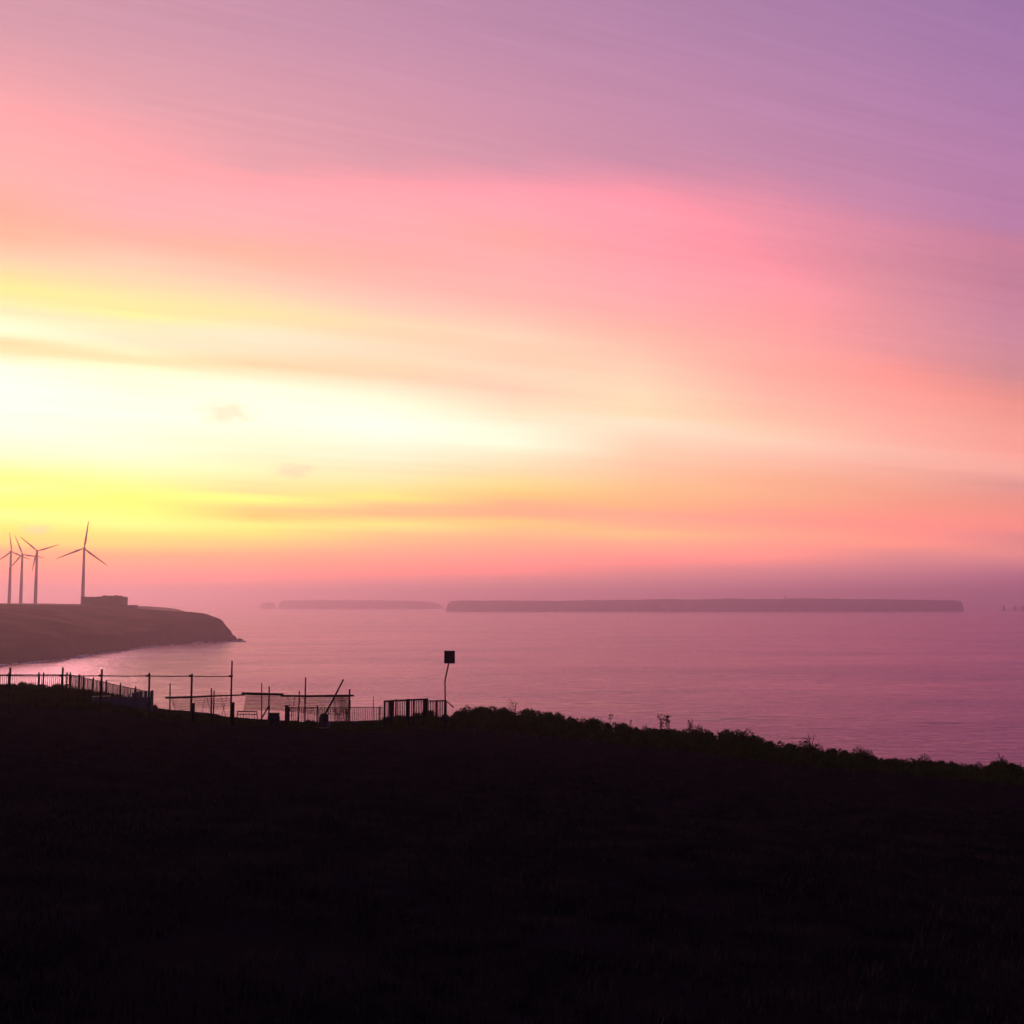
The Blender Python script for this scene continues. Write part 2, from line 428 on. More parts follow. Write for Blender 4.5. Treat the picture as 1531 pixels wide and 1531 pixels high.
A = np.concatenate([np.radians(np.arange(-180, -36, 3.0)), np.radians(np.arange(-36, 36, 0.12)), np.radians(np.arange(36, 180, 3.0))])
RR = np.concatenate([np.linspace(0.4, 4, 10), np.geomspace(4.15, 75, 210), np.geomspace(76, 560, 34)])
AA, RG = np.meshgrid(A, RR, indexing='ij')
GX = RG * np.sin(AA); GY = RG * np.cos(AA); GZ = ground(GX, GY)
gv = np.stack([GX, GY, GZ], -1).reshape(-1, 3)
gf = grid_faces(len(A), len(RR), wrap=True)
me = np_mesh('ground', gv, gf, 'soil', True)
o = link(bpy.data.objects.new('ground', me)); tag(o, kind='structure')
# the small round patch under the tripod
mb = MB(); ring = [(0.4 * math.sin(a), 0.4 * math.cos(a), float(GZ[i, 0])) for i, a in enumerate(A)]
mb.add(ring, [tuple(range(len(ring)))[::-1]])
o = mb.build('ground', 'soil'); tag(o, kind='structure')

# ------------------------------------------------------------------ sea
A2 = np.concatenate([np.radians(np.arange(-180, -40, 4.0)), np.radians(np.arange(-40, 40, 0.25)), np.radians(np.arange(40, 180, 4.0))])
RS = np.geomspace(45, 9800, 420)
AA, RG = np.meshgrid(A2, RS, indexing='ij')
SX = RG * np.sin(AA); SY = RG * np.cos(AA)
fade = np.clip(1.25 - RG / 1600, 0, 1)
SZ = fade * (0.28 * fbm(SX / 34 + 0.2 * SY / 34, SY / 13, 2) + 0.12 * fbm(SX / 9, SY / 4.5, 2))
me = np_mesh('sea', np.stack([SX, SY, SZ], -1).reshape(-1, 3), grid_faces(len(A2), len(RS), wrap=True), 'sea', True)
tag(link(bpy.data.objects.new('sea', me)), kind='structure')

# ------------------------------------------------------------------ headland
wl = [W(x, y) for x, y in ((0, 993), (28, 990), (60, 988), (92, 986), (112, 984), (117, 979), (150, 976), (190, 972), (205, 968), (245, 964), (285, 961), (300, 959.5), (330, 958.5), (344, 958))]
poly = [(-1500, 330), (-800, 340), (-420, 400), (-300, 470)] + [(p.x, p.y) for p in wl] + \
       [(-228, 905), (-243, 935), (-275, 985), (-330, 1080), (-400, 1240), (-430, 1400), (-470, 1650), (-700, 1760), (-1500, 1800)]
poly = np.array(poly)
def inside_dist(X, Y, pl):
    d = np.full(X.shape, 1e9); ins = np.zeros(X.shape, bool)
    for (x0, y0), (x1, y1) in zip(pl, np.roll(pl, -1, 0)):
        ex, ey = x1 - x0, y1 - y0; tt_ = np.clip(((X - x0) * ex + (Y - y0) * ey) / (ex * ex + ey * ey), 0, 1)
        d = np.minimum(d, np.hypot(X - x0 - tt_ * ex, Y - y0 - tt_ * ey))
        c_ = ((y0 > Y) != (y1 > Y)) & (X < (x1 - x0) * (Y - y0) / (y1 - y0 + 1e-12) + x0)
        ins ^= c_
    return np.where(ins, d, -d)
hx = np.concatenate([np.linspace(-1000, -460, 70), np.linspace(-456, -205, 110)])
hy = np.concatenate([np.linspace(400, 980, 240), np.linspace(985, 1800, 100)])
def head_h(X, Y):
    d = inside_dist(X, Y, poly)
    d = d + (3.2 * fbm(X / 26, Y / 26, 4) + 1.2 * fbm(X / 6, Y / 6, 3)) * np.clip((d + 3) / 8, 0, 1)
    d = d - np.clip((d - 6) / 20, 0, 1) * np.clip((150 - d) / 60, 0, 1) * 20 * np.maximum(0, vnoise(Y / 33 + 3, X / 160)) ** 1.3
    tip = np.interp(d, [-30, 0, 2, 6, 11, 25, 46, 78, 115, 200, 400], [-9, -0.5, 4.5, 10, 16.5, 21.3, 23.8, 26.3, 28.0, 29.6, 30.4])
    side = np.interp(d, [-30, 0, 2, 7, 22, 45, 75, 120, 200, 400], [-9, -0.5, 4.2, 9.5, 15.5, 20.8, 26.0, 29.2, 29.9, 30.6])
    w = np.clip((Y - 780) / 90, 0, 1)
    return side * (1 - w) + tip * w + 0.35 * fbm(X / 12, Y / 12, 3) * np.clip(d / 10, 0, 1)
HX, HY = np.meshgrid(hx, hy, indexing='ij')
me = np_mesh('headland', np.stack([HX, HY, head_h(HX, HY)], -1).reshape(-1, 3), grid_faces(len(hx), len(hy)), 'headland_grass', True)
tag(link(bpy.data.objects.new('headland', me)), kind='structure')
def hz(X, Y):
    return float(head_h(np.array([[X]]), np.array([[Y]]))[0, 0])

def rock_mesh(name, c, sx, sy, sz, seed, m='rock', n=14, k_=9, top=0.35):
    """a craggy blunt rock, foot under water"""
    r_ = random.Random(seed); mb = MB(); vs = []; fs = []
    for j in range(k_):
        t_ = j / (k_ - 1)
        rad = (1 - t_) ** 0.6 * (1 - top) + top * (1 if t_ < 0.9 else 0.5)
        for i in range(n):
            a = 2 * math.pi * i / n; q = rad * (1 + 0.28 * (r_.random() - 0.5))
            vs.append((c[0] + sx * q * math.cos(a), c[1] + sy * q * math.sin(a), c[2] + sz * t_ * (1 + 0.12 * (r_.random() - 0.5))))
    for j in range(k_ - 1):
        for i in range(n):
            fs.append((j * n + i, j * n + (i + 1) % n, (j + 1) * n + (i + 1) % n, (j + 1) * n + i))
    fs.append(tuple((k_ - 1) * n + i for i in range(n)))
    mb.add(vs, fs)
    return mb
p = W(358, 958.5)
tag(rock_mesh('rock', (p.x, p.y, -1.0), 4.2, 4.0, 3.2, 5, top=0.15).build('rock', 'rock', origin=(p.x, p.y, -1)), 'small dark rock in the sea just off the tip of the headland', 'rock')
p = W(349, 958)
tag(rock_mesh('rock', (p.x - 1, p.y, -1.0), 4.5, 5.0, 5.6, 9, top=0.2).build('rock', 'rock', origin=(p.x, p.y, -1)), 'dark pointed rock touching the foot of the headland tip', 'rock')

# foam where the swell breaks on the foot of the headland
fv, ff = [], []
def foam_patch(c, rx, ry, h, r_):
    n0 = len(fv); n = 9
    fv.append((c[0], c[1], h))
    for ring_, (q, hh) in enumerate(((0.55, 0.75 * h), (1.0, -0.35))):
        for i in range(n):
            a = 2 * math.pi * i / n; w_ = q * (0.7 + 0.6 * r_.random())
            fv.append((c[0] + rx * w_ * math.cos(a), c[1] + ry * w_ * math.sin(a), hh * (0.7 + 0.6 * r_.random())))
    for i in range(n):
        ff.append((n0, n0 + 1 + i, n0 + 1 + (i + 1) % n, n0 + 1 + (i + 1) % n))
        ff.append((n0 + 1 + i, n0 + 1 + n + i, n0 + 1 + n + (i + 1) % n, n0 + 1 + (i + 1) % n))
r_ = random.Random(11)
for x0, y0, x1, y1, n, w_ in ((114, 983, 128, 980, 46, 2.6), (128, 980, 192, 973, 34, 1.2), (196, 971, 236, 966, 40, 1.7), (284, 962.3, 303, 960.4, 26, 1.6), (62, 988.8, 114, 984.5, 30, 0.7), (0, 994.5, 44, 991, 22, 0.7), (304, 960.6, 344, 959.3, 16, 0.7), (345, 959.2, 366, 959, 16, 1.2), (44, 990.5, 62, 989, 9, 0.8), (244, 965.5, 262, 964, 8, 0.8)):
    for i in range(n):
        t_ = r_.random(); p = W(x0 + (x1 - x0) * t_, y0 + (y1 - y0) * t_)
        dd = abs(r_.gauss(0, 1)) * w_
        foam_patch((p.x + 0.6 * dd, p.y - dd), 0.5 + r_.random() * 1.6, 0.4 + r_.random() * 1.1, 0.30 + r_.random() * 0.7 * w_ / 2, r_)
mb = MB(); mb.v = fv; mb.f = [f if f[2] != f[3] else f[:3] for f in ff]
tag(mb.build('sea_foam', 'foam'), 'pale foam of breaking swell along the foot of the headland', 'foam', kind='stuff')

# ------------------------------------------------------------------ islands on the horizon
def island(name, base_px, prof, depth, label, seed):
    """prof: skyline of the island as photo pixels; base_px: waterline row"""
    xs = np.array([p_[0] for p_ in prof], float); ys = np.array([p_[1] for p_ in prof], float)
    dist = W(0.5 * (xs[0] + xs[-1]), base_px).y
    n = 260; u = np.linspace(xs[0], xs[-1], n)
    Xn = (u - 765.5) / F * (dist + 0.55 * depth)
    top = np.interp(u, xs, ys); H = CAM_H + (902 - top) / F * (dist + 0.4 * depth)
    H = np.maximum(H + 1.7 * fbm(Xn / 60 + seed, Xn * 0 + seed, 4), 1.0)
    rows = []
    half = depth * np.sqrt(np.clip(1 - ((np.arange(n) - (n - 1) / 2) / ((n - 1) / 2)) ** 6, 0.0, 1))
    wob = 9 * fbm(Xn / 70 + seed, Xn * 0 + 3.3, 4)
    for off, hh in ((0.0, -0.1), (0.03, 0.32), (0.055, 0.66), (0.09, 0.9), (0.16, 1.0), (0.5, 1.02), (0.85, 0.98), (0.93, 0.6), (1.0, -0.1)):
        jig = 4 * fbm(Xn / 22 + seed, Xn * 0 + off * 30, 3)
        rows.append(np.stack([Xn, dist + half * (2 * off - 1) + depth + wob + jig * (half / depth), H * hh], -1))
    V = np.stack(rows, 1).reshape(-1, 3)
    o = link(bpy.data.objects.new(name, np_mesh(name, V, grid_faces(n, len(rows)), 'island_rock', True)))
    tag(o, label, kind='structure')
    return dist
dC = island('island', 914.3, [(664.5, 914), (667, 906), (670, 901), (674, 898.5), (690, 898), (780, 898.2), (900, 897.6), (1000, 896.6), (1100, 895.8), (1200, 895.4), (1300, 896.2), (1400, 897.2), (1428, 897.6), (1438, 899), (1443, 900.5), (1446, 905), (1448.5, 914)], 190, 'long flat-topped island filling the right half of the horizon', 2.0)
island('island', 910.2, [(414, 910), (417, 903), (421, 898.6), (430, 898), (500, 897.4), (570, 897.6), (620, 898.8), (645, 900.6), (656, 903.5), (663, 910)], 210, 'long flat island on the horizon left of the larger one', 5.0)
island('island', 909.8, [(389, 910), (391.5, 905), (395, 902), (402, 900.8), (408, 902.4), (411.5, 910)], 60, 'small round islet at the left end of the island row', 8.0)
for i, (x, top, w_, lab) in enumerate(((1501, 904.5, 2.4, 'tall thin sea stack nearest the right end of the long island'), (1518, 905.5, 2.6, 'middle one of three sea stacks at the far right'), (1529, 905.5, 3.4, 'sea stack at the very right edge of the view'))):
    p = W(x, 913); h = (913 - top) / F * p.y
    tag(rock_mesh('sea_stack', (p.x, p.y, -2), w_ / F * p.y, w_ / F * p.y, h + 2, 20 + i, 'island_rock', top=0.3).build('sea_stack', 'island_rock', origin=(p.x, p.y, -2)), lab, 'sea stack', 'sea stacks off the long island')
# beacon on the long island
bx = (1173 - 765.5) / F * (dC + 190); by = dC + 190; bz = CAM_H + (902 - 895.6) / F * dC - 3
e = empty('beacon_tower', (bx, by, bz), 'thin pale beacon tower standing on top of the long island', 'beacon')
MB().lathe((bx, by, bz), [(3.0, 0), (2.2, 14)], 10).build('tower', 'concrete', e, True)
MB().lathe((bx, by, bz + 14), [(2.8, 0), (2.8, 0.6), (1.6, 0.7), (1.6, 3.2), (2.0, 3.3), (0.2, 4.8)], 10).build('lantern', 'turbine_paint', e, True)

# ------------------------------------------------------------------ wind turbines
def blade_mesh(Lb):
    mb = MB(); vs = []; fs = []; n = 8; st = 10
    for i in range(st):
        t_ = i / (st - 1)
        ch = np.interp(t_, [0, .08, .2, 0.5, 0.9, 1.0], [1.1, 1.2, 2.3, 1.55, 0.8, 0.25]) * Lb / 28
        th = np.interp(t_, [0, .08, .2, 1], [1.1, 1.0, 0.6, 0.1]) * Lb / 28
        tw = R(np.interp(t_, [0, .2, 1], [18, 14, 2]))
        for q in range(n):
            a = 2 * math.pi * q / n; x = ch * 0.5 * math.cos(a) + ch * 0.12 * (t_ > 0.05); y = th * 0.5 * math.sin(a)
            vs.append((x * math.cos(tw) - y * math.sin(tw), x * math.sin(tw) + y * math.cos(tw), 0.6 + t_ * (Lb - 0.6)))
    for i in range(st - 1):
        for q in range(n):
            fs.append((i * n + q, i * n + (q + 1) % n, (i + 1) * n + (q + 1) % n, (i + 1) * n + q))
    fs.append(tuple((st - 1) * n + q for q in range(n)))
    mb.add(vs, fs)
    return mb.mesh('blade', 'turbine_paint', smooth=True)
def turbine(x, hub_y, Y, Lb, ang, yaw, label):
    hub = P(x, hub_y, Y); base = hz(hub.x, Y)
    e = empty('wind_turbine', (hub.x, Y, base - 0.5), label, 'wind turbine', 'wind turbines on the headland')
    H = hub.z - base + 0.5
    MB().lathe((hub.x, Y, base - 0.5), [(2.0, 0), (1.95, 3), (1.6, H * 0.5), (1.15, H - 1.2)], 18).build('tower', 'turbine_paint', e, True)
    n_ = bpy.data.objects.new('nacelle', MB().add(*nac()).mesh('nacelle', 'turbine_paint', smooth=False)); n_.location = (0, 0, H); n_.rotation_euler = (0, 0, yaw); link(n_, e)
    h_ = bpy.data.objects.new('rotor_hub', MB().tube([(0, -1.6, 0), (0, -2.0, 0), (0, -3.0, 0), (0, -3.5, 0)], [0.9, 1.15, 0.9, 0.25], 14).mesh('rotor_hub', 'turbine_paint', smooth=True))
    h_.location = (0, 0, H); h_.rotation_euler = (0, 0, yaw); link(h_, e)
    bm_ = blade_mesh(Lb)
    for j in range(3):
        b_ = bpy.data.objects.new('blade', bm_); a = R(ang + 120 * j)
        b_.location = (0, -2.4, 0); b_.rotation_euler = (0, R(90) - a, 0); link(b_, h_)
    return e
def nac():
    m_ = MB(); m_.box((0, 1.2, 0.1), (2.2, 6.0, 2.3)); m_.box((0, 4.7, 0.0), (1.7, 1.0, 1.7)); m_.box((0, 3.4, 1.45), (0.9, 1.1, 0.4))
    return m_.v, m_.f
turbine(126, 820, 1150, 29.5, 83, R(16), 'largest wind turbine, beside the low building on the headland')
turbine(55.5, 824, 1240, 24.5, 19, R(22), 'third wind turbine from the left edge of the headland')
turbine(33.5, 829, 1300, 24.5, 112, R(24), 'second wind turbine from the left edge of the headland')
turbine(16.5, 825, 1330, 24.0, 98, R(40), 'wind turbine nearest the left edge of the view')

# ------------------------------------------------------------------ building on the headland
Yb = 955.0
def sc(px): return px / F * Yb
c0 = P(153, 905, Yb); zb = min(hz(P(x, 905, Yb).x, Yb + q) for x in (122, 150, 184) for q in (0, 14)) - 0.3
e = empty('flat_roofed_building', (c0.x, Yb, zb), 'low flat-roofed block building on the crest of the headland', 'building')
def blk(x0, x1, ytop, dy, dep, name, m_='concrete', parent=None, zlow=None):
    a, b_ = P(x0, ytop, Yb), P(x1, ytop, Yb); zl = zb if zlow is None else zlow
    mb = MB().box(((a.x + b_.x) / 2, Yb + dy, (zl + a.z) / 2), (b_.x - a.x, dep, a.z - zl))
    return mb.build(name, m_, parent or e)
w1_ = blk(122, 152.2, 893.6, 6.5, 12, 'wall')
w2_ = blk(152, 183.4, 892.2, 6.0, 13.5, 'wall')
blk(184, 200.5, 904.6, 5.0, 9, 'annex')
zr1 = P(130, 893.6, Yb).z; zr2 = P(160, 892.2, Yb).z
for x0, x1, yt, par, z0 in ((122, 152, 892.8, w1_, zr1), (152, 184, 891.2, w2_, zr2)):
    a, b_ = P(x0, yt, Yb), P(x1, yt, Yb)
    MB().box(((a.x + b_.x) / 2, Yb - 0.45, z0 + 0.2), (b_.x - a.x + 0.4, 0.5, 1.0)).build('parapet', 'concrete', par)
for x0, x1, yt, z0, par in ((126, 129, 892, zr1, w1_), (135, 139, 892.2, zr1, w1_), (146, 149, 891.9, zr1, w1_), (155, 160, 890.3, zr2, w2_), (164, 168, 890.6, zr2, w2_), (172, 176, 890.1, zr2, w2_), (179, 182, 890.8, zr2, w2_)):
    a, b_ = P(x0, yt, Yb + 3), P(x1, yt, Yb + 3)
    MB().box(((a.x + b_.x) / 2, Yb + 3, (z0 + a.z) / 2 - 0.2), (b_.x - a.x, 2.5, a.z - z0 + 0.6)).build('roof_vent', 'concrete', par)
# low shed left of it
a, b_ = P(107, 903.2, Yb + 8), P(121, 903.2, Yb + 8)
zs = hz(a.x, Yb + 8) - 0.5
e2 = empty('low_shed', ((a.x + b_.x) / 2, Yb + 8, zs), 'very low dark shed left of the headland building', 'shed')
MB().box(((a.x + b_.x) / 2, Yb + 8, (zs + a.z - 0.4) / 2), (b_.x - a.x, 6, a.z - 0.4 - zs)).build('wall', 'concrete', e2)
MB().box(((a.x + b_.x) / 2, Yb + 8, a.z - 0.2), (b_.x - a.x + 0.8, 6.8, 0.4)).build('roof', 'dark_paint', e2)

# ------------------------------------------------------------------ tall post and rail frame on the left
def post_tube(mb, base, top, r0, r1=None, sink=0.25):
    base = Vector(base); top = Vector(top); d = (base - top).normalized()
    mid = (base + top) / 2 + Vector((random.uniform(-.008, .008), 0, 0))
    mb.tube([base + d * sink, mid, top], [r0, (r0 + (r1 or r0)) / 2, r1 or r0], 8)
    return mb
fr = [(-62, 998, 39.5), (15.5, 998, 40.0), (94, 998, 40.8), (152.5, 1000.5, 41.6), (223.5, 1006, 42.5), (287, 1007.5, 43.3), (347, 988, 44.0)]
b0 = G(152, 41.6)
e = empty('post_and_rail_frame', b0, 'tall bare post and rail frame of dark poles at the left', 'frame')
rails = []
for i, (x, yt, Y) in enumerate(fr):
    top = P(x, yt, Y); base = Vector((top.x, Y, gz(top.x, Y)))
    post_tube(MB(), base, top, 0.045 if i < 6 else 0.042, 0.038 if i < 6 else 0.03).build('post', 'weathered_wood', e, True)
    rails.append(P(x - 1.5, 1009.6 + 0.25 * i, Y - 0.06))
    q = P(x - 2.2, 1009.4 + 0.25 * i, Y - 0.05)
    MB().tube([q + Vector((-0.05, -0.05, 0)), q + Vector((0.10, -0.05, 0.01))], 0.042, 7).build('clamp', 'dark_paint', e)
for a, b_ in zip(rails[:-1], rails[1:]):
    m_ = (a + b_) / 2 + Vector((0, 0, -0.012))
    MB().tube([a, m_, b_], 0.021, 6).build('rail', 'steel_pipe', e, True)
# short stub posts tied to the lower ends of two of the poles
for x, y0, y1, Y in ((289, 1051, 1070, 43.2), (348.5, 1050, 1078, 43.9)):
    top = P(x, y0, Y); base = Vector((top.x, Y, gz(top.x, Y)))
    post_tube(MB(), base, top, 0.075, 0.065).build('post_sleeve', 'dark_paint', e, True)

# ------------------------------------------------------------------ picket guard fence on the left bank
def picket_mesh(h, w=0.028, d=0.02):
    return MB().box((0, 0, h / 2), (w, d, h), taper=0.92).mesh('picket', 'steel_pipe')
def guard_fence(name, pts, ztop, h, step, posts, label, mats=('steel_pipe', 'steel_pipe'), pw=0.028, post_over=0.12, mid=True):
    """pts: plan polyline [(X, Y)...]; ztop: top rail heights"""
    z0 = ztop[0] - h
    e = empty(name, (pts[0][0], pts[0][1], z0), label, 'fence')
    pm = picket_mesh(h - 0.04, pw)
    for (a, b_), (za, zb_) in zip(zip(pts[:-1], pts[1:]), zip(ztop[:-1], ztop[1:])):
        a = Vector((*a, za)); b_ = Vector((*b_, zb_)); ln = (b_.xy - a.xy).length; rz = math.atan2(b_.y - a.y, b_.x - a.x)
        for dz_, rr_ in ((0.0, 0.020), (-(h - 0.14), 0.016)):
            v = Vector((0, 0, dz_))
            MB().tube([a + v, (a + b_) / 2 + v, b_ + v], rr_, 6).build('rail', mats[0], e)
        n = int(ln / step)
        for i in range(n):
            t_ = (i + 0.5) / n; p = a.lerp(b_, t_)
            o = bpy.data.objects.new('picket', pm); o.location = (p.x - e.location.x, p.y - e.location.y, p.z - h + 0.02 + random.uniform(-.01, .01) - e.location.z)
            o.rotation_euler = (random.uniform(-.01, .01), random.uniform(-.012, .012), rz); link(o, e)
    for (x, Y, zt) in posts:
        X = x
        g_ = gz(X, Y)
        MB().box((X, Y, (g_ - 0.2 + zt + post_over) / 2), (0.07, 0.07, zt + post_over - g_ + 0.2), 0.2).build('post', mats[1], e)
    return e
def XY(x, Y):
    p = P(x, 1015, Y); return (p.x, Y)
zt = P(60, 1008.6, 60).z
pA, pB, pC = XY(-30, 60), XY(105, 60), XY(229, 51.5)
post_spots = []
for x in (-20, 13, 58, 65, 100):
    post_spots.append((XY(x, 60)[0], 60, zt))
for x in (106, 124, 130, 145, 164.5, 185.5, 207.5, 228):
    # where the bearing of column x meets the second run
    t_ = None
    for i in range(201):
        q = i / 200; X = pB[0] + (pC[0] - pB[0]) * q; Yq = pB[1] + (pC[1] - pB[1]) * q
        if X / Yq >= (x - 765.5) / F * 1.0:
            t_ = (X, Yq); break
    t_ = t_ or pC
    post_spots.append((t_[0], t_[1], zt + (P(229, 1036, 51.5).z - zt) * (60 - t_[1]) / 8.5))
guard_fence('picket_fence', [pA, pB, pC], [zt, zt, P(229, 1036, 51.5).z], 1.1, 0.105, post_spots, 'picket guard fence behind the grassy bank at far left')

# ------------------------------------------------------------------ low plant bed with pale top edge and boards
bl_ = [(138, 42.0), (165, 42.6), (229, 44.0)]
pa, pb = G(138, 48.4), G(229, 49.6)
ztop = P(150, 1042.5, 48.5).z
e = empty('planting_box', (pa + pb) / 2, 'low blue-grey board planting box at the foot of the left bank', 'planting box')
dirv = (pb - pa); rz = math.atan2(dirv.y, dirv.x); ln = dirv.xy.length
nb = 9
for i in range(nb):
    t_ = (i + 0.5) / nb; c_ = pa.lerp(pb, t_); zt_ = ztop - 0.02 - 0.10 * max(0, t_ - 0.35); zg = gz(c_.x, c_.y) - 0.15
    MB().box((c_.x, c_.y, (zg + zt_) / 2), (ln / nb - 0.02, 0.03, zt_ - zg), rz).build('board', 'blue_grey_sheet', e)
MB().box((*(pa.lerp(pb, 0.14).xy), ztop + 0.035), (ln * 0.30, 0.16, 0.03), rz).build('cap_board', 'pale_board', e)
for x, yt, w_ in ((193, 1037, .07), (199.5, 1036, .10), (206, 1034.5, .10), (211.5, 1033.5, .12), (218, 1033, .10), (227.5, 1032, .12)):
    p = P(x, yt, 49.8); zg = gz(p.x, 49.8) - 0.2
    MB().box((p.x, 49.8, (zg + p.z) / 2), (w_, 0.03, p.z - zg), rz + random.uniform(-.1, .1)).build('upright_board', 'blue_grey_sheet', e)
for x in (140, 170.5):
    p = P(x, 1040, 48.3); zg = gz(p.x, 48.3) - 0.2
    MB().box((p.x, 48.3, (zg + ztop) / 2), (0.05, 0.05, ztop - zg), rz).build('stake', 'blue_grey_sheet', e)

# ------------------------------------------------------------------ bean trellis with beam and net
YT = 46.5
e = empty('pole_trellis', G(391, YT), 'low garden trellis of rough poles with net hanging from its beam', 'trellis')
for x, yt, Y, r0 in ((254.3, 1022, 46, .032), (316.2, 1029, 46.2, .036), (320.2, 1032, 46.6, .032), (391.3, 1021, 46.4, .026), (402.5, 1026.5, 46.7, .036), (447.5, 1033, 47.2, .032), (457, 1013, 47, .036), (522.8, 1030.5, 47.6, .045)):
    top = P(x, yt, Y); base = G(x - 0.8 + random.uniform(-1, 1), Y)
    post_tube(MB(), base, top, r0, r0 * 0.8).build('post', 'weathered_wood', e, True)
def beam(pts, r0, name='beam'):
    return MB().tube([P(*p_) for p_ in pts], r0, 8).build(name, 'weathered_wood', e, True)
beam([(247.5, 1043.2, 45.95), (290, 1042, 46.05), (330, 1040.2, 46.15), (366, 1039, 46.25)], [.045, .042, .034, .028])
beam([(361.5, 1036.6, 46.28), (392, 1037.6, 46.3), (424, 1038.4, 46.5)], [.05, .055, .05])
beam([(419, 1040.3, 46.6), (460, 1040.6, 46.9), (500, 1040.2, 47.3), (529, 1040, 47.5)], [.040, .038, .045, .04])
MB().tube([P(402.6, 1054.5, 46.6), G(384, 46.3)], [.03, .028], 6).build('brace', 'weathered_wood', e, True)
for pts in (((307, 1040), (301, 1074)), ((309, 1040), (316, 1070)), ((330, 1040), (338, 1074)), ((339, 1040), (331, 1074)), ((258, 1045), (262, 1062)), ((430, 1041), (437, 1072)), ((441, 1041), (436, 1070))):
    a = P(pts[0][0], pts[0][1], 46.35); b_ = P(pts[1][0], pts[1][1], 46.25)
    MB().tube([a, b_], 0.010, 5).build('tie_cord', 'net_cord', e)
def net(x0, x1, ya, yb, Y0, Y1, cell, thick, sag, seed, slack=0.0):
    """hanging net of real cords; ya top row, yb(t) bottom row"""
    mb = MB(); a = P(x0, ya, Y0); b_ = P(x1, ya, Y1); ln = (b_ - a).length; nu = int(ln / cell)
    def pt(u, v):
        t_ = u / nu; p = a.lerp(b_, t_); q = P(x0 + (x1 - x0) * t_, yb(t_), Y0 + (Y1 - Y0) * t_)
        pp = p.lerp(q, v); pp.y += 0.05 * math.sin(6 * t_ + seed + 3 * v); pp.x += 0.03 * math.sin(11 * t_ + 4 * v + seed); pp.z -= sag * v * math.sin(math.pi * t_)
        return pp
    hgt = (P(x0, ya, Y0) - P(x0, yb(0.5), Y0)).length; nv = max(3, int(hgt / cell))
    hw = thick / 2
    def strip(p, q):
        d = (q - p).normalized(); s_ = d.cross(Vector((0, 1, 0))).normalized() * hw; f_ = Vector((0, hw, 0))
        mb.add([p - s_, p + f_, p + s_, q - s_, q + f_, q + s_], [(0, 1, 4, 3), (1, 2, 5, 4), (2, 0, 3, 5)])
    for u in range(nu + 1):
        for v in range(nv):
            strip(pt(u, v / nv), pt(u, (v + 1) / nv))
    for v in range(nv + 1):
        for u in range(nu):
            strip(pt(u, v / nv), pt(u + 1, v / nv))
    return mb
net(366, 523, 1039.5, lambda t_: 1062 - 5 * math.sin(5 * t_), 46.3, 47.5, 0.045, 0.015, 0.16, 1.0).build('net', 'net_cord', e)
net(500, 522.5, 1041, lambda t_: 1078, 47.2, 47.5, 0.040, 0.013, 0.0, 3.0).build('net', 'net_cord', e)
net(256, 345, 1044, lambda t_: 1056 + 3 * math.sin(9 * t_), 46.05, 46.3, 0.05, 0.012, 0.10, 5.0).build('net', 'net_cord', e)

# pole leaning on the trellis
a = P(513.5, 1016, 46.5); b_ = G(472.5, 45.6)
MBp = MB().tube([b_ + (b_ - a).normalized() * 0.05, (a + b_) / 2 + Vector((0.01, 0, -0.02)), a], [.045, .04, .034], 8)
tag(MBp.build('leaning_pole', 'weathered_wood', smooth=True, origin=b_), 'long pole leaning diagonally across the trellis beam', 'pole')

# small slatted rack
e = empty('slatted_rack', G(369, 46.0), 'small low slatted rack on the ground under the trellis', 'rack')
tl, tr = P(355.5, 1063.5, 45.9), P(384, 1063.8, 45.9)
MB().tube([tl, tr], .025, 6).build('top_bar', 'weathered_wood', e)
MB().tube([P(355.5, 1068, 45.9), P(384, 1068.3, 45.9)], .016, 6).build('cross_bar', 'weathered_wood', e)
for xa, xb in ((355.8, 352.8), (384, 386)):
    MB().tube([P(xa, 1063.5, 45.9), G(xb, 45.9, -0.05)], .02, 6).build('leg', 'weathered_wood', e)
for x in (360, 364, 368, 372.5, 377, 380.5):
    MB().tube([P(x, 1063.7, 45.9), G(x, 45.9, -0.03)], .011, 6).build('slat', 'weathered_wood', e)

# barrel
p = G(409, 47.6); top = P(409, 1066.5, 47.6).z - p.z
e = empty('plastic_barrel', p, 'dark blue plastic barrel under the trellis', 'barrel')
MB().lathe((p.x, p.y, p.z - 0.05), [(.225, 0), (.25, .06), (.262, top * .3), (.268, top * .33), (.262, top * .36), (.262, top * .64), (.268, top * .67), (.262, top * .7), (.245, top * .97), (.235, top + .03)], 20).build('body', 'blue_plastic', e, True)
MB().lathe((p.x, p.y, p.z + top - 0.03), [(.256, 0), (.256, .04), (.22, .045), (.2, .03)], 20).build('lid', 'dark_paint', e, True)
# stump post
p = G(428.5, 46.9); tp = P(428.2, 1055.5, 46.9)
e = empty('gate_post', p, 'short thick dark post between the barrel and the leaning pole', 'post')
MB().box((p.x, p.y, (p.z - .2 + tp.z) / 2), (.17, .15, tp.z - p.z + .2), .2, .94).build('shaft', 'weathered_wood', e)
MB().box((tp.x, p.y, tp.z + .012), (.19, .17, .03), .2).build('cap', 'dark_paint', e)
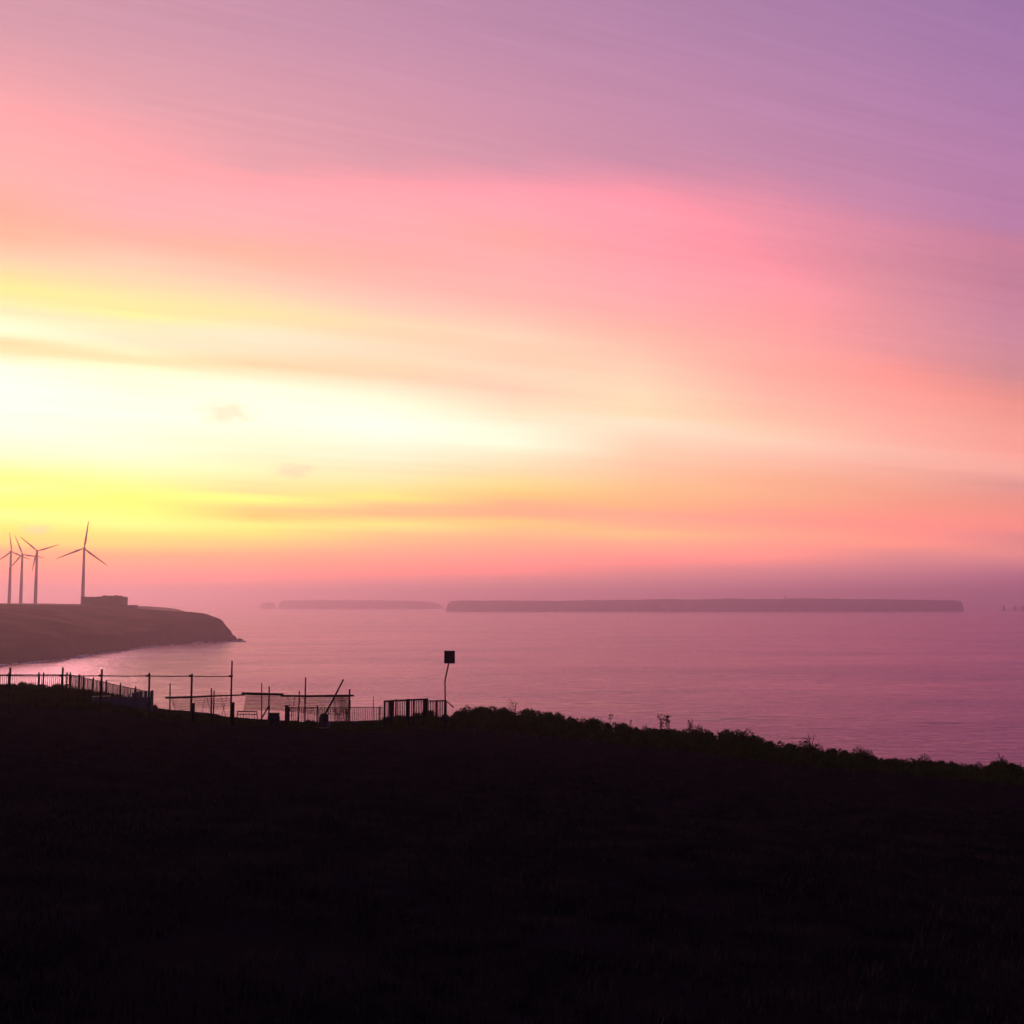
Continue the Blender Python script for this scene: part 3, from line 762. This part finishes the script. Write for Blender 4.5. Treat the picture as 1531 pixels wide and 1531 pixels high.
# tub on a white tray
p = G(483, 48.6)
zt_ = p.z + .07
e = empty('white_tray', p, 'shallow white tray on the ground beside the leaning pole', 'tray')
MB().lathe((p.x, p.y, p.z - .02), [(.24, 0), (.28, 0.08), (.29, 0.08 + .015), (.27, 0.08 + .01)], 20).build('basin', 'white_plastic', e, True)
MB().lathe((p.x, p.y, p.z + 0.08 - .015), [(.285, 0), (.305, .006), (.305, .018), (.285, .024)], 20).build('rim', 'white_plastic', e, True)
zb_ = p.z + 0.08 + 0.0
hgt = P(483, 1066.8, 48.6).z - zb_
e = empty('upturned_tub', (p.x + .03, p.y, zb_), 'dark blue tub turned upside down on the white tray', 'tub')
MB().lathe((p.x + .03, p.y, zb_ + .01), [(.265, 0), (.265, .05), (.235, .06), (.205, hgt * .72), (.17, hgt * .92), (.08, hgt)], 20).build('shell', 'blue_plastic', e, True)
MB().lathe((p.x + .03, p.y, zb_ + .005), [(.27, 0), (.28, .008), (.28, .035), (.27, .04)], 20).build('rim', 'dark_paint', e, True)

# ------------------------------------------------------------------ light bar fence behind the trellis
zt = P(500, 1056.2, 52.5).z; zt2 = P(573, 1057.5, 54.5).z
pts = [XY(432, 51.8), XY(573, 54.5)]
e = guard_fence('bar_fence', pts, [zt, zt2], 0.86, 0.098, [(XY(x, Y)[0], Y, z_) for x, Y, z_ in ((433, 51.8, zt), (475, 52.6, zt), (519, 53.45, zt2), (568.5, 54.4, zt2 + .02))], 'low thin-barred fence between the trellis and the railing', post_over=0.02, pw=0.024)
p = P(558.3, 1042, 53); g_ = G(557.5, 53)
tag(post_tube(MB(), g_, p, .022, .016).build('thin_stake', 'weathered_wood', smooth=True, origin=g_), 'thin upright stake standing by the thin-barred fence', 'stake')

# ------------------------------------------------------------------ dark railing by the sign
Yr = 55.0
e = empty('dark_railing', G(608, Yr), 'dark heavy railing with boards left of the bent sign', 'railing')
zr = lambda x: P(x, np.interp(x, [574, 640, 641, 666], [1048.6, 1045.2, 1048, 1047.6]), Yr + (x - 574) / 90 * 1.2)
for x0, x1, r0 in ((574, 640, .045), (641, 667, .035)):
    MB().tube([zr(x0), zr((x0 + x1) / 2), zr(x1)], r0, 7).build('top_rail', 'dark_paint', e, True)
    a, b_ = zr(x0), zr(x1); dn = Vector((0, 0, -0.85))
    MB().tube([a + dn, b_ + dn], .022, 6).build('bottom_rail', 'dark_paint', e)
MB().tube([P(666, 1047.8, Yr + 1.2), P(671, 1051, Yr + .6), P(678, 1057.5, Yr)], .03, 6).build('end_rail', 'dark_paint', e, True)
bar = MB().box((0, 0, -0.5), (.04, .03, 1.0)).mesh('bar', 'dark_paint')
for i in range(36):
    x = 576 + i * 2.6
    if x > 666: break
    p = zr(x); o = bpy.data.objects.new('bar', bar); o.location = p - e.location; o.rotation_euler = (0, random.uniform(-.015, .015), random.uniform(-.3, .3)); link(o, e)
for x, w_, up in ((575, .10, 0), (585, .22, .0), (592, .06, .08), (610, .16, .06), (618, .08, 0), (636, .26, .03), (652, .08, 0)):
    p = zr(x); g_ = gz(p.x, p.y) - .2
    MB().box((p.x, p.y + .05, (p.z + up + g_) / 2), (w_, .04, p.z + up - g_), .05).build('board', 'dark_paint', e)

# ------------------------------------------------------------------ bent sign
Ys = 54.6
b0 = G(666, Ys)
e = empty('bent_sign', b0, 'square sign board on a thin bent pole, seen dark against the sea', 'sign')
MB().tube([b0 + Vector((0, 0, -.25)), P(665.6, 1040, Ys), P(665.2, 1019, Ys), P(666, 1014, Ys), P(668.3, 1004, Ys), P(671, 991, Ys), P(672.2, 978, Ys)], .036, 9).build('pole', 'steel_pipe', e, True)
tl, br_ = P(664.2, 973.6, Ys), P(680.2, 991.8, Ys); cx, cz = (tl.x + br_.x) / 2, (tl.z + br_.z) / 2; w_, h_ = br_.x - tl.x, tl.z - br_.z
bd = MB().box((cx, Ys - .05, cz), (w_, .02, h_)).build('board', 'dark_paint', e)
for dz_ in (-.36, .36):
    MB().box((cx, Ys - .025, cz + dz_ * h_), (w_ * .8, .03, .035)).build('bracket', 'steel_pipe', bd)
MB().box((cx, Ys - .05, cz + h_ / 2 + .012), (w_ + .02, .03, .025)).build('edge_trim', 'steel_pipe', bd)
p = P(666, 1050, Ys)
MB().box((p.x, Ys, (p.z + b0.z) / 2 - .1), (.13, .12, p.z - b0.z + .2)).build('sleeve', 'dark_paint', e)

# ------------------------------------------------------------------ vegetation
def leaf_cloud(n, seed, lumps):
    """leaf quads on and in a lumpy dome of unit width and height"""
    g_ = np.random.default_rng(seed)
    cs = np.array(lumps)
    which = g_.integers(0, len(cs), n)
    d = g_.normal(size=(n, 3)); d /= np.linalg.norm(d, axis=1)[:, None]
    rad = g_.uniform(0.55, 1.08, n) ** 0.6
    pos = cs[which, :3] + d * rad[:, None] * cs[which, 3][:, None]
    keep = pos[:, 2] > 0.0
    pos = pos[keep]; d = d[keep]; n = len(pos)
    nrm = d + 0.7 * g_.normal(size=(n, 3)); nrm /= np.linalg.norm(nrm, axis=1)[:, None]
    t1 = np.cross(nrm, g_.normal(size=(n, 3))); t1 /= np.linalg.norm(t1, axis=1)[:, None]; t2 = np.cross(nrm, t1)
    s = g_.uniform(0.03, 0.07, n)[:, None]
    V = np.stack([pos - t1 * s, pos + t2 * s * .5 + nrm * s * .15, pos + t1 * s, pos - t2 * s * .5 + nrm * s * .15], 1).reshape(-1, 3)
    return V, np.arange(4 * n).reshape(-1, 4)
protos = []
for s_ in range(5):
    g_ = random.Random(100 + s_)
    lumps = [(g_.uniform(-.55, .55), g_.uniform(-.45, .45), g_.uniform(.2, .6), g_.uniform(.24, .40)) for _ in range(8)] + [(0, 0, .3, .5)]
    V, Fc = leaf_cloud(2600, s_, lumps)
    fm = np_mesh('foliage', V, Fc, 'leaf')
    mb = MB()
    for i in range(7):
        a = g_.uniform(0, 6.28); q = g_.uniform(.15, .5)
        mb.tube([(0.05 * math.cos(a), .05 * math.sin(a), -.15), (q * .5 * math.cos(a), q * .5 * math.sin(a), .3), (q * math.cos(a), q * math.sin(a), g_.uniform(.6, .9))], [.03, .02, .008], 5)
    protos.append((fm, mb.mesh('stem', 'stem', smooth=True)))
nsh = 0
def shrub(X, Y, w, h, label, group):
    global nsh
    fm, sm = protos[nsh % 5]; nsh += 1
    e = bpy.data.objects.new('shrub', None); e.empty_display_size = .2
    e.location = (X, Y, gz(X, Y) - .04); e.rotation_euler = (0, 0, random.uniform(0, 6.28)); e.scale = (w, w, h)
    col.objects.link(e); tag(e, label, 'shrub', group)
    f_ = bpy.data.objects.new('foliage', fm); link(f_, e); tag(f_, kind='stuff')
    s_ = bpy.data.objects.new('stem', sm); link(s_, e)
SIL_R = [(575,1080),(600,1071),(640,1066),(680,1060),(720,1056),(745,1057),(790,1062),(840,1067),(880,1073),(900,1080),(930,1082),(965,1084),(1000,1084),(1020,1087),(1060,1091),(1100,1091),(1130,1098),(1160,1104),(1175,1110),(1200,1109),(1230,1117),(1260,1116),(1310,1125),(1330,1132),(1380,1133),(1430,1136),(1450,1135),(1480,1140),(1500,1138),(1515,1144),(1525,1140),(1600,1150),(1700,1160)]
SIL_L = [(-80,1022),(-20,1023),(0,1021),(20,1021),(30,1019),(45,1021),(70,1023),(90,1027),(110,1026),(130,1031),(150,1040)]
def place_row(sil, x0, x1, step, depth_of, jitter, hk, label, group):
    xs_ = np.array([p_[0] for p_ in sil]); ys_ = np.array([p_[1] for p_ in sil])
    x = x0
    while x < x1:
        xx = x + random.uniform(-4, 4); Y = depth_of(xx) + random.uniform(-.5, .5)
        yt = np.interp(xx, xs_, ys_) + random.uniform(*jitter)
        tp = P(xx, yt, Y); h = tp.z - gz(tp.x, Y)
        h = min(max(h * hk, .22), 1.5)
        w = max(.42, h * random.uniform(.7, 1.25))
        shrub(tp.x, Y, w, h / .92, label(xx) if callable(label) else label, group)
        x += step * random.uniform(.75, 1.25)
def crest_depth(back):
    def f_(x):
        a = math.atan((x - 765.5) / F); return (float(crest(a)) - back) * math.cos(a)
    return f_
GR_ = 'shrubs along the cliff edge'
def LR(row):
    def f_(x):
        where = ('beside bent sign and railing' if x < 720 else 'between bent sign and single tufted weed' if x < 905 else
                 'around the tufted weeds' if x < 1060 else 'right of the tufted weeds' if x < 1300 else 'near the right edge of the view')
        return 'dark shrub in %s of cliff edge, %s' % (row, where)
    return f_
place_row(SIL_R, 588, 1600, 17, crest_depth(3.2), (-7, 4), 1.0, LR('skyline row'), GR_)
place_row(SIL_R, 590, 1600, 23, crest_depth(4.8), (4, 13), 1.0, LR('middle row'), GR_)
place_row(SIL_R, 600, 1600, 30, crest_depth(6.4), (13, 23), 1.0, LR('front row'), GR_)
LL = lambda r_: 'low dark shrub in the %s of the bank below the picket fence' % r_; GL = 'shrubs on the left bank'
place_row(SIL_L, -60, 138, 13, lambda x: 55.5, (-9, 2), 1.0, LL('top row'), GL)
place_row(SIL_L, -60, 136, 17, lambda x: 53, (0, 8), 1.0, LL('middle row'), GL)
place_row(SIL_L, -60, 140, 22, lambda x: 50, (16, 26), 1.0, LL('lowest row'), GL)
for x, Y, yt, w, lab in ((303, 47.5, 1066, .5, 'low shrub at the left foot of the twin trellis posts'), (338, 45.5, 1073, .42, 'small bush between the trellis posts and the tall pole'), (357, 45.4, 1074, .40, 'small bush at the foot of the tallest pole'), (372, 45.2, 1076, .42, 'small bush in front of the slatted rack'), (441, 46, 1074, .38, 'small bush right of the short thick post'), (463, 45.6, 1073, .36, 'small bush left of the upturned tub'), (511, 46.8, 1076, .5, 'low bush under the hanging net corner'), (545, 52, 1077, .5, 'low bush at the foot of the thin-barred fence'), (566, 52.5, 1075, .5, 'low bush left of the dark railing'), (266, 48, 1062, .6, 'low bush at the left end of the trellis'), (600, 53.2, 1066, .6, 'bush in front of the dark railing boards'), (645, 53, 1064, .6, 'bush between the dark railing and the bent sign')):
    tp = P(x, yt, Y); h = max(tp.z - gz(tp.x, Y), .30)
    shrub(tp.x, Y, w, h / .92, lab, 'bushes in the garden plot')

# tall weeds breaking the skyline
def weed(x, ytop, Y, stems, head, label, seed, spread=.25):
    g_ = random.Random(seed); b0 = G(x, Y)
    e = empty('tall_weed', b0, label, 'weed', 'tall weeds on the skyline')
    H = P(x, ytop, Y).z - b0.z
    for i in range(stems):
        dxx = g_.uniform(-spread, spread); hh = H * (1 if i == 0 else g_.uniform(.72, 1.0)); bb = b0 + Vector((g_.uniform(-.06, .06), g_.uniform(-.05, .05), -.05))
        tp = bb + Vector((dxx, g_.uniform(-.1, .1), hh + .05)); md = bb.lerp(tp, .6) + Vector((-.25 * dxx, 0, .02))
        st = MB().tube([bb, md, tp], [.020, .015, .009], 5).build('stem', 'stem', e)
        mb = MB()
        for q in range(head):
            a = g_.uniform(0, 6.28); c_ = tp + Vector((g_.uniform(-.11, .11), g_.uniform(-.06, .06), g_.uniform(-.20, .05)))
            u = Vector((math.cos(a), .3, math.sin(a))) * .035; w_ = Vector((-math.sin(a), .2, math.cos(a))) * .018
            mb.add([c_ - u, c_ + w_, c_ + u, c_ - w_], [(0, 1, 2, 3)])
        for q in range(6):
            c_ = bb.lerp(md, g_.uniform(.3, 1)); a = g_.uniform(-1, 1)
            mb.add([c_, c_ + Vector((.05 * math.copysign(1, a), .01, .05)), c_ + Vector((.11 * math.copysign(1, a), 0, .04 + .03 * a)), c_ + Vector((.05 * math.copysign(1, a), -.01, .02))], [(0, 1, 2, 3)])
        tag(mb.build('seed_head', 'stem', e), kind='stuff')
cd = crest_depth(3.4)
weed(771, 1045, cd(771), 5, 4, 'spray of thin curved stalks on the skyline right of the sign', 1, .40)
weed(910, 1069, cd(910), 1, 26, 'single upright weed with tufted top left of the pair', 2, .05)
weed(988, 1069, cd(988), 3, 22, 'left one of the close pair of tufted weeds', 3, .06)
weed(1000, 1071, cd(1000), 4, 24, 'right one of the close pair of tufted weeds', 4, .14)
weed(1031, 1078, cd(1031), 4, 16, 'leafy weed leaning just right of the close pair', 5, .14)
weed(940, 1077, cd(940), 2, 8, 'short weed midway between single weed and close pair', 6, .08)
weed(1214, 1098, cd(1214), 4, 3, 'thin bare stalks on the shrubs right of centre', 7, .22)
weed(1497, 1127, cd(1497), 3, 4, 'thin stalks on the shrubs near the right edge', 8, .18)

# grass: nobody could count it
def grass(name, pos, hmin, hmax, blades, width, m_, seed, lean=.5):
    g_ = np.random.default_rng(seed)
    n = len(pos) * blades
    base = np.repeat(pos, blades, 0) + np.concatenate([g_.normal(scale=.045, size=(n, 2)), np.zeros((n, 1))], 1)
    base[:, 2] -= .02
    h = g_.uniform(hmin, hmax, n) * np.repeat(g_.uniform(.6, 1.25, len(pos)), blades)
    a = g_.uniform(0, 2 * np.pi, n); ln = h * g_.uniform(.1, lean, n)
    side = np.stack([np.cos(a + 1.57), np.sin(a + 1.57), np.zeros(n)], 1) * (width * g_.uniform(.6, 1.3, n))[:, None]
    out = np.stack([np.cos(a), np.sin(a), np.zeros(n)], 1)
    mid = base + out * (ln * .35)[:, None]; mid[:, 2] += h * .6
    tip = base + out * ln[:, None]; tip[:, 2] += h
    V = np.stack([base - side, base + side, mid + side * .7, mid - side * .7, tip], 1).reshape(-1, 3)
    i = np.arange(n)[:, None] * 5
    Fq = np.concatenate([i + np.array([[0, 1, 2]]), i + np.array([[0, 2, 3]]), i + np.array([[3, 2, 4]])], 0)
    return np_mesh(name, V, Fq, m_)
def scatter(n, r0, r1, a0, a1, seed, power=1.0):
    g_ = np.random.default_rng(seed)
    a = g_.uniform(a0, a1, n); r = r0 * (r1 / r0) ** (g_.uniform(0, 1, n) ** power)
    X = r * np.sin(a); Y = r * np.cos(a)
    dens = fbm(X / 1.8, Y / 1.8, 3)
    kp = (g_.uniform(-1, 1, n) < dens + .35) & (r < crest(a) - .5)
    X, Y = X[kp], Y[kp]
    return np.stack([X, Y, ground(X, Y)], 1)
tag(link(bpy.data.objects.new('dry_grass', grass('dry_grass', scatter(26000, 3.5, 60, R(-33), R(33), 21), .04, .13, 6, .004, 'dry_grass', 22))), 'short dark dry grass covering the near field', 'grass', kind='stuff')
g_ = np.random.default_rng(31)
a = np.arctan((g_.uniform(575, 1680, 16000) - 765.5) / F); r = crest(a) - np.abs(g_.normal(3.6, 2.2, 16000)); X = r * np.sin(a); Y = r * np.cos(a)
a2 = np.arctan((g_.uniform(-80, 240, 7000) - 765.5) / F); Y2 = g_.uniform(46, 60, 7000); X2 = np.tan(a2) * Y2
a3 = np.arctan((g_.uniform(235, 590, 4500) - 765.5) / F); Y3 = g_.uniform(44.5, 57, 4500); X3 = np.tan(a3) * Y3
X = np.concatenate([X, X2]); Y = np.concatenate([Y, Y2])
tag(link(bpy.data.objects.new('bank_grass', grass('bank_grass', np.stack([X, Y, ground(X, Y)], 1), .10, .28, 5, .011, 'bank_grass', 32))), 'rough green grass along the cliff edge banks', 'grass', kind='stuff')
tag(link(bpy.data.objects.new('plot_grass', grass('plot_grass', np.stack([X3, Y3, ground(X3, Y3)], 1), .04, .12, 5, .009, 'bank_grass', 33))), 'short green grass on the garden plot under the trellis', 'grass', kind='stuff')

# ------------------------------------------------------------------ sea haze
HZ = 10400.0
mb = MB().box((0, 0, (124 - 6) / 2), (2 * HZ, 2 * HZ, 124 + 6))
me = mb.mesh('haze', 'soil'); me.materials.clear()
hm = bpy.data.materials.new('haze'); hm.use_nodes = True; t = hm.node_tree; t.nodes.clear()
pv = t.nodes.new('ShaderNodeVolumePrincipled'); om = t.nodes.new('ShaderNodeOutputMaterial'); t.links.new(pv.outputs[0], om.inputs['Volume'])
pv.inputs['Color'].default_value = (0.97, 0.73, 1.0, 1)
pv.inputs['Density'].default_value = 3.0e-4
pv.inputs['Anisotropy'].default_value = 0.70
me.materials.append(hm)
tag(link(bpy.data.objects.new('haze', me)), 'thin pale sea haze filling the air', 'haze', kind='stuff')
